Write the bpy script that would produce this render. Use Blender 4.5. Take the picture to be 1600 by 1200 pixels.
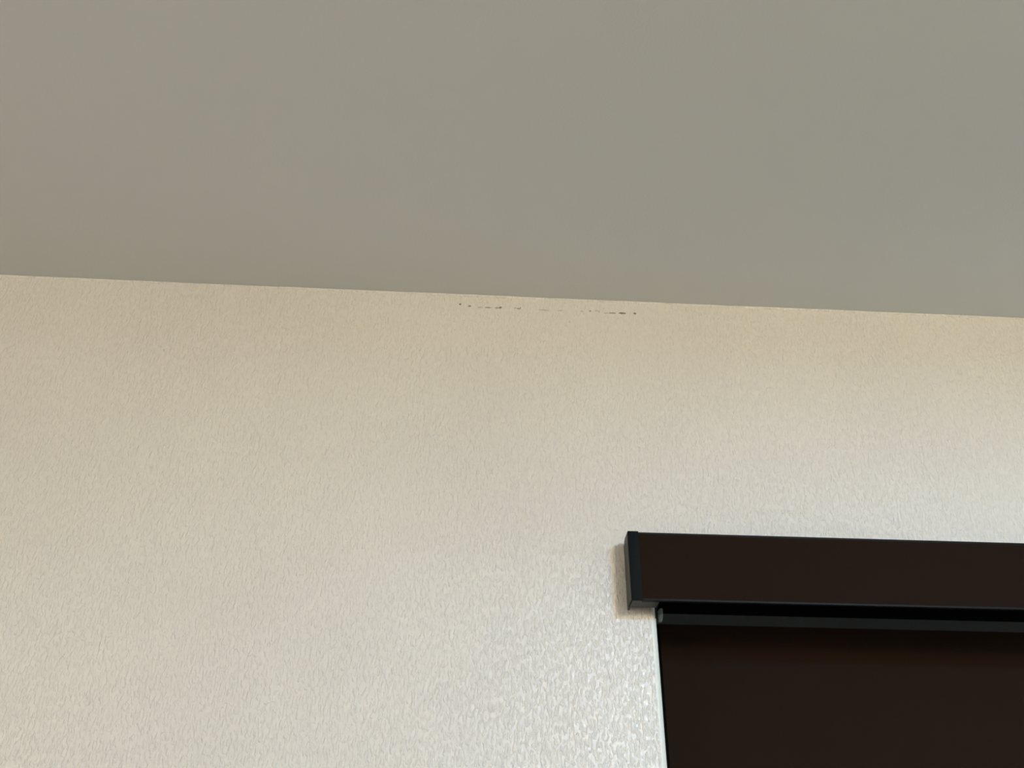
import bpy, bmesh, math, random
from mathutils import Vector, Matrix

for o in list(bpy.data.objects):
    bpy.data.objects.remove(o, do_unlink=True)
scene = bpy.context.scene
COL = scene.collection
EYE = 1.60                                   # camera height above the floor (m)

# ------------------------------------------------------------------ camera
def camera():
    yaw, pitch, roll, fpx, dist = -0.07608, 0.56082, -0.00361, 1728.71, 1.42366
    f = Vector((-math.sin(yaw) * math.cos(pitch), math.cos(yaw) * math.cos(pitch), math.sin(pitch)))
    r = Vector((math.cos(yaw), math.sin(yaw), 0))
    u = r.cross(f)
    r2 = r * math.cos(roll) + u * math.sin(roll)
    u2 = -r * math.sin(roll) + u * math.cos(roll)
    cam = bpy.data.cameras.new('camera')
    o = bpy.data.objects.new('camera', cam)
    COL.objects.link(o)
    m = Matrix((r2, u2, -f)).transposed().to_4x4()
    m.translation = Vector((0, -dist, EYE))
    o.matrix_world = m
    cam.sensor_fit = 'HORIZONTAL'
    cam.sensor_width = 36.0
    cam.lens = 36.0 * fpx / 1600.0
    cam.clip_start = 0.01
    scene.camera = o
camera()

# ------------------------------------------------------------------ world, lights, exposure
world = bpy.data.worlds.new('world')
scene.world = world
world.use_nodes = True
world.node_tree.nodes['Background'].inputs[0].default_value = (0.75, 0.85, 1.0, 1)
world.node_tree.nodes['Background'].inputs[1].default_value = 0.6

def area(name, loc, target, size, power, color, shape='DISK', size_y=None):
    l = bpy.data.lights.new(name, 'AREA')
    l.shape = shape
    l.size = size
    if size_y: l.size_y = size_y
    l.energy = power
    l.color = color
    o = bpy.data.objects.new(name, l)
    COL.objects.link(o)
    o.location = loc
    o.rotation_euler = (Vector(target) - Vector(loc)).to_track_quat('-Z', 'Y').to_euler()
    return o

# added cool key disc overhead, facing straight down; no roof light is built
KEY_C = (0.25, 0.57, 1.0); KEY_W = 31.5
area('overhead_key_light', (0.98, -1.45, 2.60), (0.98, -1.45, 0), 0.34, KEY_W, KEY_C)

def point_fill(name, loc, power, color, radius):
    l = bpy.data.lights.new(name, 'POINT')
    l.energy = power
    l.color = color
    l.shadow_soft_size = radius
    o = bpy.data.objects.new(name, l)
    COL.objects.link(o)
    o.location = loc
# two warm point lights added behind the camera to lift the wall
WARM_C = (1.0, 0.845, 0.59); WARM_W = 53.5
point_fill('warm_wall_fill', (1.05, -2.2, 2.50), WARM_W, WARM_C, 0.13)
LEF_C = (1.0, 0.89, 0.77); LEF_W = 23
point_fill('left_side_fill', (-1.5, -2.0, 2.30), LEF_W, LEF_C, 0.15)
# cool panel added at the right-hand wall to graze the opening's edge
RIGHT_C = (0.72, 0.95, 0.98); RIGHT_W = 5.5
area('right_grazing_fill', (2.58, -0.50, 1.20), (0, -0.50, 1.20), 0.7, RIGHT_W, RIGHT_C, 'RECTANGLE', 1.1)

vs = scene.view_settings
vs.view_transform = 'Standard'
vs.look = 'None'
vs.exposure = 0.12
vs.gamma = 1.0
vs.use_curve_mapping = False

# ------------------------------------------------------------------ materials
def mat(name, color, rough=0.5, spec=0.5):
    m = bpy.data.materials.new(name)
    m.use_nodes = True
    b = m.node_tree.nodes['Principled BSDF']
    b.inputs['Base Color'].default_value = (*color, 1)
    b.inputs['Roughness'].default_value = rough
    b.inputs['Specular IOR Level'].default_value = spec
    return m, m.node_tree, b

def noise(nt, scale, vec_scale=(1, 1, 1), detail=2.0, rough=0.5, loc=(0, 0, 0), dist=0.0):
    tc = nt.nodes.new('ShaderNodeTexCoord')
    mp = nt.nodes.new('ShaderNodeMapping')
    mp.inputs['Scale'].default_value = vec_scale
    mp.inputs['Location'].default_value = loc
    n = nt.nodes.new('ShaderNodeTexNoise')
    n.inputs['Scale'].default_value = scale
    n.inputs['Detail'].default_value = detail
    n.inputs['Roughness'].default_value = rough
    n.inputs['Distortion'].default_value = dist
    nt.links.new(tc.outputs['Object'], mp.inputs['Vector'])
    nt.links.new(mp.outputs['Vector'], n.inputs['Vector'])
    return n

def ramp(nt, src, stops):
    r = nt.nodes.new('ShaderNodeValToRGB')
    els = r.color_ramp.elements
    while len(els) < len(stops): els.new(0.5)
    for e, (p, c) in zip(els, stops):
        e.position = p
        e.color = (*c, 1)
    nt.links.new(src, r.inputs['Fac'])
    return r

def bump(nt, bsdf, height, strength, distance, prev=None):
    b = nt.nodes.new('ShaderNodeBump')
    b.inputs['Strength'].default_value = strength
    b.inputs['Distance'].default_value = distance
    nt.links.new(height, b.inputs['Height'])
    if prev: nt.links.new(prev.outputs['Normal'], b.inputs['Normal'])
    nt.links.new(b.outputs['Normal'], bsdf.inputs['Normal'])
    return b

def wall_paint():
    # satin off-white paint rolled over textured plaster
    m, nt, b = mat('satin_wall_paint', (0.78, 0.755, 0.70), 0.5, 0.3)
    n = noise(nt, 3.2, (1, 1, 1), 3.0, 0.55)
    r = ramp(nt, n.outputs['Fac'], [(0.30, (0.755, 0.725, 0.675)), (0.72, (0.80, 0.775, 0.715))])
    nt.links.new(r.outputs['Color'], b.inputs['Base Color'])
    # roller stipple: short upright ridges, felt mostly by the glossy top layer of the paint
    streak = noise(nt, 300, (1.0, 1.0, 0.38), 2.0, 0.5, dist=0.5)
    rs = ramp(nt, streak.outputs['Fac'], [(0.47, (0, 0, 0)), (0.76, (1, 1, 1))])
    fine = noise(nt, 620, (1.0, 1.0, 0.6), 2.0, 0.5, (3, 1, 7))
    b1 = bump(nt, b, rs.outputs['Color'], 0.85, 0.0012)
    bump(nt, b, fine.outputs['Fac'], 0.10, 0.0006, b1)
    b.inputs['Coat Weight'].default_value = 0.75
    b.inputs['Coat Roughness'].default_value = 0.21
    c1 = nt.nodes.new('ShaderNodeBump')
    c1.inputs['Strength'].default_value = 1.0
    c1.inputs['Distance'].default_value = 0.0026
    nt.links.new(rs.outputs['Color'], c1.inputs['Height'])
    grit = noise(nt, 400, (1.0, 1.0, 0.5), 1.0, 0.5, (5, 2, 9))
    c2 = nt.nodes.new('ShaderNodeBump')
    c2.inputs['Strength'].default_value = 1.0
    c2.inputs['Distance'].default_value = 0.0010
    nt.links.new(grit.outputs['Fac'], c2.inputs['Height'])
    nt.links.new(c1.outputs['Normal'], c2.inputs['Normal'])
    nt.links.new(c2.outputs['Normal'], b.inputs['Coat Normal'])
    return m

def ceiling_paint():
    m, nt, b = mat('matt_ceiling_paint', (0.69, 0.712, 0.70), 0.85, 0.2)
    n = noise(nt, 260, (1, 1, 1), 2.0, 0.5)
    bump(nt, b, n.outputs['Fac'], 0.25, 0.0008)
    return m

def brown_fabric():
    m, nt, b = mat('dark_brown_blind_fabric', (0.0185, 0.0106, 0.0068), 0.9, 0.05)
    w = noise(nt, 900, (1, 1, 1), 1.0)
    bump(nt, b, w.outputs['Fac'], 0.12, 0.0003)
    return m

def plastic(name, color, rough, spec=0.5):
    m, nt, b = mat(name, color, rough, spec)
    n = noise(nt, 700, (1, 1, 1), 1.0)
    bump(nt, b, n.outputs['Fac'], 0.05, 0.0002)
    return m

def wood_floor():
    m, nt, b = mat('warm_wood_floor', (0.42, 0.27, 0.15), 0.45)
    n = noise(nt, 9, (8, 1, 1), 4.0, 0.6)
    r = ramp(nt, n.outputs['Fac'], [(0.3, (0.19, 0.125, 0.08)), (0.7, (0.28, 0.195, 0.13))])
    nt.links.new(r.outputs['Color'], b.inputs['Base Color'])
    return m

WALL = wall_paint()
CEIL = ceiling_paint()
FLOOR = wood_floor()
FABRIC = brown_fabric()
INSERT = plastic('brown_fascia_panel', (0.0172, 0.0095, 0.0058), 0.75, 0.04)
BLACK = plastic('black_satin_plastic', (0.0075, 0.0095, 0.0105), 0.6, 0.06)
PLATE = plastic('dark_grey_plastic', (0.060, 0.060, 0.054), 0.5, 0.3)
ALU = plastic('black_anodised_aluminium', (0.009, 0.009, 0.009), 0.5, 0.12)
RAIL_LIT = plastic('head_rail_lit', (0.044, 0.050, 0.052), 0.5, 0.3)  # lighter copy of the rail colour, for its lit underside
RAIL_SHADED = plastic('head_rail_shaded', (0.0022, 0.0022, 0.0022), 0.8, 0.05)  # rail colour darkened to stand in for shade behind the box
GREY = plastic('grey_bracket_plastic', (0.20, 0.24, 0.24), 0.5)
FRAME = plastic('dark_window_frame', (0.012, 0.012, 0.012), 0.4)
STAIN = [mat('old_plaster_stain', c, 0.8, 0.2)[0] for c in
         ((0.25, 0.225, 0.175), (0.38, 0.345, 0.28), (0.56, 0.515, 0.44))]

def glass_mat():
    m, nt, b = mat('window_glass', (0.9, 0.95, 0.93), 0.02, 0.5)
    b.inputs['Transmission Weight'].default_value = 1.0
    n = noise(nt, 4)
    bump(nt, b, n.outputs['Fac'], 0.01, 0.001)
    return m
GLASS = glass_mat()

# ------------------------------------------------------------------ mesh helpers
def box(bm, x0, x1, y0, y1, z0, z1):
    v = [bm.verts.new((x, y, z)) for x in (x0, x1) for y in (y0, y1) for z in (z0, z1)]
    for q in ((0, 1, 3, 2), (4, 6, 7, 5), (0, 4, 5, 1), (2, 3, 7, 6), (0, 2, 6, 4), (1, 5, 7, 3)):
        bm.faces.new([v[i] for i in q])

def prism(bm, prof, a, b, axis):
    """extrude a closed profile from a to b; axis 'x': prof=(y,z), 'z': prof=(x,y)"""
    def pt(p, t):
        return (t, p[0], p[1]) if axis == 'x' else (p[0], p[1], t)
    A = [bm.verts.new(pt(p, a)) for p in prof]
    B = [bm.verts.new(pt(p, b)) for p in prof]
    n = len(prof)
    for i in range(n):
        bm.faces.new((A[i], A[(i + 1) % n], B[(i + 1) % n], B[i]))
    bm.faces.new(A)
    bm.faces.new(B[::-1])

def obj(name, bm, m, parent=None, bevel=0.0, smooth=None, segs=2):
    bmesh.ops.recalc_face_normals(bm, faces=bm.faces)
    if bevel:
        sharp = [e for e in bm.edges if len(e.link_faces) == 2 and e.calc_face_angle() > 0.6]
        bmesh.ops.bevel(bm, geom=sharp, offset=bevel, segments=segs, profile=0.5, affect='EDGES')
    me = bpy.data.meshes.new(name)
    bm.to_mesh(me)
    bm.free()
    me.materials.append(m)
    if smooth:
        me.polygons.foreach_set('use_smooth', [True] * len(me.polygons))
        me.set_sharp_from_angle(angle=smooth)
    o = bpy.data.objects.new(name, me)
    COL.objects.link(o)
    if parent:
        o.parent = parent
        o.matrix_parent_inverse = parent.matrix_world.inverted()
    return o

def struct(name, bm, m, label, category, **k):
    o = obj(name, bm, m, **k)
    o['kind'] = 'structure'
    o['label'] = label
    o['category'] = category
    return o

# ------------------------------------------------------------------ room shell
X0, X1, Y0 = -2.1, 2.6, -3.6
ZC = EYE + 1.06184
TH = 0.16
OX0, OX1 = 0.3050, 1.62                       # window opening
OZ0, OZ1 = 0.95, EYE + 0.615
R = 0.0105                                    # rounded corner of the opening

def wall_with_opening():
    bm = bmesh.new()
    box(bm, X0 - TH, X1 + TH, 0, TH, OZ1, ZC + 0.0)
    box(bm, X0 - TH, X1 + TH, 0, TH, 0, OZ0)
    arc = [(R - R * math.cos(t), R - R * math.sin(t)) for t in [math.pi / 2 * i / 8 for i in range(9)]]
    left = [(X0 - TH, 0)] + [(OX0 - a, b) for a, b in reversed(arc)] + [(OX0, TH), (X0 - TH, TH)]
    prism(bm, left, OZ0, OZ1, 'z')
    right = [(X1 + TH, 0)] + [(OX1 + a, b) for a, b in reversed(arc)] + [(OX1, TH), (X1 + TH, TH)]
    prism(bm, right, OZ0, OZ1, 'z')
    return bm
WF = struct('wall_front', wall_with_opening(), WALL,
            'off-white satin plaster wall with stippled texture around the window', 'wall', smooth=0.5)

bm = bmesh.new(); box(bm, X0 - TH, X1 + TH, Y0 - TH, TH, ZC, ZC + 0.12)
struct('ceiling', bm, CEIL, 'plain matt grey-beige ceiling above the wall', 'ceiling')
bm = bmesh.new(); box(bm, X0 - TH, X1 + TH, Y0 - TH, TH, -0.1, 0)
struct('floor', bm, FLOOR, 'warm brown wooden floor of the room', 'floor')
bm = bmesh.new(); box(bm, X0 - TH, X0, Y0, 0, 0, ZC)
struct('wall_left', bm, WALL, 'off-white plaster side wall left of the photographer', 'wall')
bm = bmesh.new(); box(bm, X1, X1 + TH, Y0, 0, 0, ZC)
struct('wall_right', bm, WALL, 'off-white plaster side wall right of the photographer', 'wall')
bm = bmesh.new(); box(bm, X0 - TH, X1 + TH, Y0 - TH, Y0, 0, ZC)
struct('wall_back', bm, WALL, 'off-white plaster wall behind the photographer', 'wall')

# added smooth strip, coloured whiter so the rounded edge looks brightly lit
EDGE_PAINT = mat('bright_edge_paint', (0.86, 0.865, 0.80), 0.42, 0.45)
bump(EDGE_PAINT[1], EDGE_PAINT[2], noise(EDGE_PAINT[1], 120, (1, 1, 0.25), 2.0).outputs['Fac'], 0.12, 0.001)
def bright_edge_strip(xc, sgn):
    bm = bmesh.new()
    outer, inner = [], []
    for i in range(13):
        t = math.radians(14 + 76 * i / 12)
        r = R + 0.0004 if i > 0 else R + 0.0001
        outer.append((xc + sgn * r * math.sin(t), R - r * math.cos(t)))
        inner.append((xc + sgn * (R - 0.0012) * math.sin(t), R - (R - 0.0012) * math.cos(t)))
    outer.append((xc + sgn * (R + 0.0004), 0.06)); inner.append((xc + sgn * (R - 0.0012), 0.06))
    prism(bm, outer + inner[::-1], OZ0 + 0.001, EYE + 0.55, 'z')
    return obj('bright_edge_strip', bm, EDGE_PAINT[0], WF, smooth=0.5)
bright_edge_strip(OX0 - R, 1)
bright_edge_strip(OX1 + R, -1)

# uneven painted bead where the wall meets the ceiling
def paint_bead():
    rnd = random.Random(4)
    bm = bmesh.new()
    n = 700
    xs = [X0 + (X1 - X0) * i / n for i in range(n + 1)]
    rows = []
    ph = [rnd.uniform(0, 6.28) for _ in range(6)]
    for x in xs:
        w = (0.5 * math.sin(9 * x + ph[0]) + 0.4 * math.sin(23 * x + ph[1]) + 0.35 * math.sin(57 * x + ph[2])
             + 0.25 * math.sin(131 * x + ph[3]))
        h = 0.0042 + 0.0009 * w + rnd.uniform(-.0002, .0002)
        d = 0.0016 + 0.0006 * w
        prof = [(0.0005, ZC - h), (-d * 0.75, ZC - h * 0.55), (-d, ZC - 0.0002), (0.0005, ZC - 0.0002)]
        rows.append([bm.verts.new((x, y, z)) for y, z in prof])
    for a, b in zip(rows, rows[1:]):
        for i in range(3):
            bm.faces.new((a[i], b[i], b[i + 1], a[i + 1]))
    return bm
obj('paint_bead', paint_bead(), WALL, WF, smooth=1.2)

# dark chips and scuffs in the paint just under the ceiling (x, z above eye, width, height, shade)
MARKS = [(0.0263, 1.0428, .0042, .0030, 0), (0.0417, 1.0400, .0052, .0026, 0), (0.058, 1.0388, .010, .0022, 2),
         (0.0712, 1.0386, .012, .0022, 1), (0.0850, 1.0388, .008, .0020, 1), (0.0905, 1.0397, .0060, .0034, 0),
         (0.1140, 1.0400, .005, .0030, 2), (0.1192, 1.0388, .0060, .0024, 1), (0.1222, 1.0402, .0022, .0040, 1),
         (0.1600, 1.0382, .018, .0022, 2), (0.1868, 1.0384, .009, .0022, 2), (0.2208, 1.0388, .006, .0024, 2),
         (0.2342, 1.0401, .0048, .0024, 1), (0.2450, 1.0412, .006, .0024, 2), (0.2485, 1.0395, .0026, .0040, 2),
         (0.2600, 1.0372, .008, .0018, 2), (0.2700, 1.0379, .013, .0022, 1), (0.2858, 1.0383, .0125, .0034, 0),
         (0.3066, 1.0387, .0050, .0036, 0)]
rnd = random.Random(11)
for x, z, w, h, s in MARKS:
    w, h = w * 1.05, h * 1.25
    bm = bmesh.new()
    k = 11
    ring = []
    for i in range(k):
        a = 2 * math.pi * i / k
        q = rnd.uniform(0.72, 1.12)
        ring.append(bm.verts.new((x + 0.5 * w * q * math.cos(a), 0.0004, EYE + z + 0.5 * h * q * math.sin(a) - 0.05 * (x - x))))
    top = [bm.verts.new((x + (v.co.x - x) * 0.9, -0.00025, EYE + z + (v.co.z - EYE - z) * 0.9)) for v in ring]
    for i in range(k):
        bm.faces.new((ring[i], ring[(i + 1) % k], top[(i + 1) % k], top[i]))
    bm.faces.new(top)
    o = obj('paint_chip', bm, STAIN[s], WF)

# ------------------------------------------------------------------ window behind the blind
def window():
    bm = bmesh.new()
    fw, y0, y1 = 0.05, 0.105, 0.152
    box(bm, OX0, OX0 + fw, y0, y1, OZ0, OZ1)
    box(bm, OX1 - fw, OX1, y0, y1, OZ0, OZ1)
    box(bm, OX0 + fw, OX1 - fw, y0, y1, OZ0, OZ0 + fw)
    box(bm, OX0 + fw, OX1 - fw, y0, y1, OZ1 - fw, OZ1)
    xm = (OX0 + OX1) / 2
    box(bm, xm - 0.025, xm + 0.025, y0, y1, OZ0 + fw, OZ1 - fw)
    w = struct('window_1', bm, FRAME, 'dark framed window hidden behind the brown blind', 'window')
    for a, b in ((OX0 + fw, xm - 0.025), (xm + 0.025, OX1 - fw)):
        g = bmesh.new()
        box(g, a, b, 0.128, 0.132, OZ0 + fw, OZ1 - fw)
        obj('pane', g, GLASS, w)
window()

# ------------------------------------------------------------------ roller blind
def blind():
    CX0, CX1 = 0.2648, 1.66
    ZB, ZT = EYE + 0.5397, EYE + 0.6397       # bottom and top of the cassette
    YF, YB = -0.0389, -0.0122                 # front and back of the cassette
    root = bpy.data.objects.new('roller_blind', None)
    root.location = ((CX0 + CX1) / 2, 0, OZ0)
    COL.objects.link(root)
    bpy.context.view_layer.update()
    root['label'] = 'dark brown roller blind with black-capped box mounted over the window'
    root['category'] = 'blind'
    CAP = 0.0148                              # width of the end cap seen from the front

    # aluminium cassette profile: top, back, front skin with lips; open towards the roller below
    t = 0.002
    yf = YF + 0.0006
    prof = [(yf, ZB), (yf, ZB + 0.0030), (yf + 0.0012, ZB + 0.0034), (yf + 0.0012, ZT - 0.0045), (yf, ZT - 0.0041),
            (yf, ZT - 0.0010), (YB, ZT - 0.0010), (YB, ZB + 0.028), (YB - t, ZB + 0.028), (YB - t, ZT - 0.0030),
            (yf + 0.004, ZT - 0.0030), (yf + 0.004, ZB + 0.0022), (yf + 0.0055, ZB + 0.0022), (yf + 0.0055, ZB)]
    bm = bmesh.new()
    prism(bm, prof, CX0 + CAP - 0.002, CX1 - CAP + 0.002, 'x')
    obj('cassette', bm, ALU, root, bevel=0.0003, segs=1)

    # brown panel slid into the front of the cassette
    bm = bmesh.new()
    box(bm, CX0 + CAP - 0.001, CX1 - CAP + 0.001, yf + 0.0002, yf + 0.0014, ZB + 0.0030, ZT - 0.0042)
    o = obj('fascia_panel', bm, INSERT, root)
    o['label'] = 'dark brown front panel of the blind box'

    # end caps with a flange reaching back to the wall
    for side in (0, 1):
        def X(v): return CX0 + v if side == 0 else CX1 - v
        bm = bmesh.new()
        a, b = sorted((X(0), X(CAP)))
        box(bm, a, b, YF, YB, ZB, ZT + 0.0003)
        o = obj('end_cap', bm, BLACK, root, bevel=0.0005, segs=2, smooth=0.6)
        o['label'] = 'black plastic end cap'
        bm = bmesh.new()
        a, b = sorted((X(0.0004), X(0.0026)))
        prism(bm, [(YB - 0.004, ZB + 0.0004), (0, ZB + 0.0), (0, ZT - 0.006), (YB - 0.004, ZT - 0.002)], a, b, 'x')
        obj('flange', bm, PLATE, o, bevel=0.0004, segs=2)
        bm = bmesh.new()
        a, b = sorted((X(-0.0007), X(0.0010)))
        prism(bm, [(YF + 0.0016, ZB + 0.0012), (YB + 0.0004, ZB + 0.0012), (YB + 0.0004, ZT - 0.003), (YF + 0.0016, ZT - 0.0012)], a, b, 'x')
        obj('side_plate', bm, PLATE, o, bevel=0.0003, segs=1)
        bm = bmesh.new()
        a, b = sorted((X(0.0012), X(CAP - 0.001)))
        box(bm, a, b, YF + 0.0018, YB - 0.0006, ZB - 0.0004, ZB + 0.001)
        obj('base_plate', bm, PLATE, o, bevel=0.0002, segs=1)
        # inner block of the cap closing the box up to the bracket
        bm = bmesh.new()
        a, b = sorted((X(CAP - 0.002), X(0.0378)))
        box(bm, a, b, YF + 0.0060, YB - 0.0002, ZB - 0.0002, ZB + 0.030)
        obj('cap_block', bm, PLATE, o, bevel=0.0006, segs=2)
        # thin bracket plate against the edge of the wall
        bm = bmesh.new()
        a, b = sorted((X(0.0376), X(0.0394)))
        prism(bm, [(YF + 0.008, ZB + 0.004), (-0.013, ZB - 0.001), (-0.0005, ZB - 0.0112), (-0.0005, ZB + 0.04),
                   (YF + 0.008, ZB + 0.04)], a, b, 'x')
        br = obj('bracket', bm, BLACK, root, bevel=0.0003, segs=1)
        # grey tongue of the bracket reaching under the roller
        bm = bmesh.new()
        a, b = sorted((X(0.0452), X(0.0500)))
        prism(bm, [(0.004, ZB + 0.006), (0.0035, ZB - 0.003), (0.012, ZB - 0.0100), (0.017, ZB - 0.0100), (0.017, ZB + 0.006)], a, b, 'x')
        o2 = obj('bracket_tongue', bm, GREY, br, bevel=0.0008, segs=2, smooth=0.6)
        o2['label'] = 'grey plastic bracket tongue'

    # head rail inside the opening, roller tube above it, fabric falling behind it
    fx0, fx1 = OX0 + 0.0205, OX1 - 0.0205
    bm = bmesh.new()
    prism(bm, [(0.058, ZB + 0.0185), (0.083, ZB + 0.0127), (0.083, ZB + 0.048), (0.058, ZB + 0.048)],
          OX0 + 0.0140, OX1 - 0.0140, 'x')
    obj('head_rail', bm, RAIL_SHADED, root)
    bm = bmesh.new()
    prism(bm, [(0.0576, ZB + 0.0180), (0.083, ZB + 0.0120), (0.083, ZB + 0.0127), (0.058, ZB + 0.0185)], OX0 + 0.0140, OX1 - 0.0140, 'x')
    obj('rail_lit_strip', bm, RAIL_LIT, root)  # added strip; its paler colour imitates light from below
    bm = bmesh.new()
    ring = [(0.0660 + 0.0185 * math.cos(2 * math.pi * i / 32), ZB + 0.054 + 0.0185 * math.sin(2 * math.pi * i / 32)) for i in range(32)]
    prism(bm, ring, fx0, fx1, 'x')
    obj('roller_tube', bm, FABRIC, root, smooth=0.6)
    bm = bmesh.new()
    box(bm, fx0, fx1, 0.0845, 0.0852, OZ0 + 0.03, ZB + 0.052)
    o = obj('fabric', bm, FABRIC, root)
    o['label'] = 'dark brown opaque blind fabric'
    bm = bmesh.new()
    box(bm, fx0, fx1, 0.0800, 0.0895, OZ0 + 0.006, OZ0 + 0.032)
    obj('bottom_bar', bm, ALU, root, bevel=0.002)
blind()
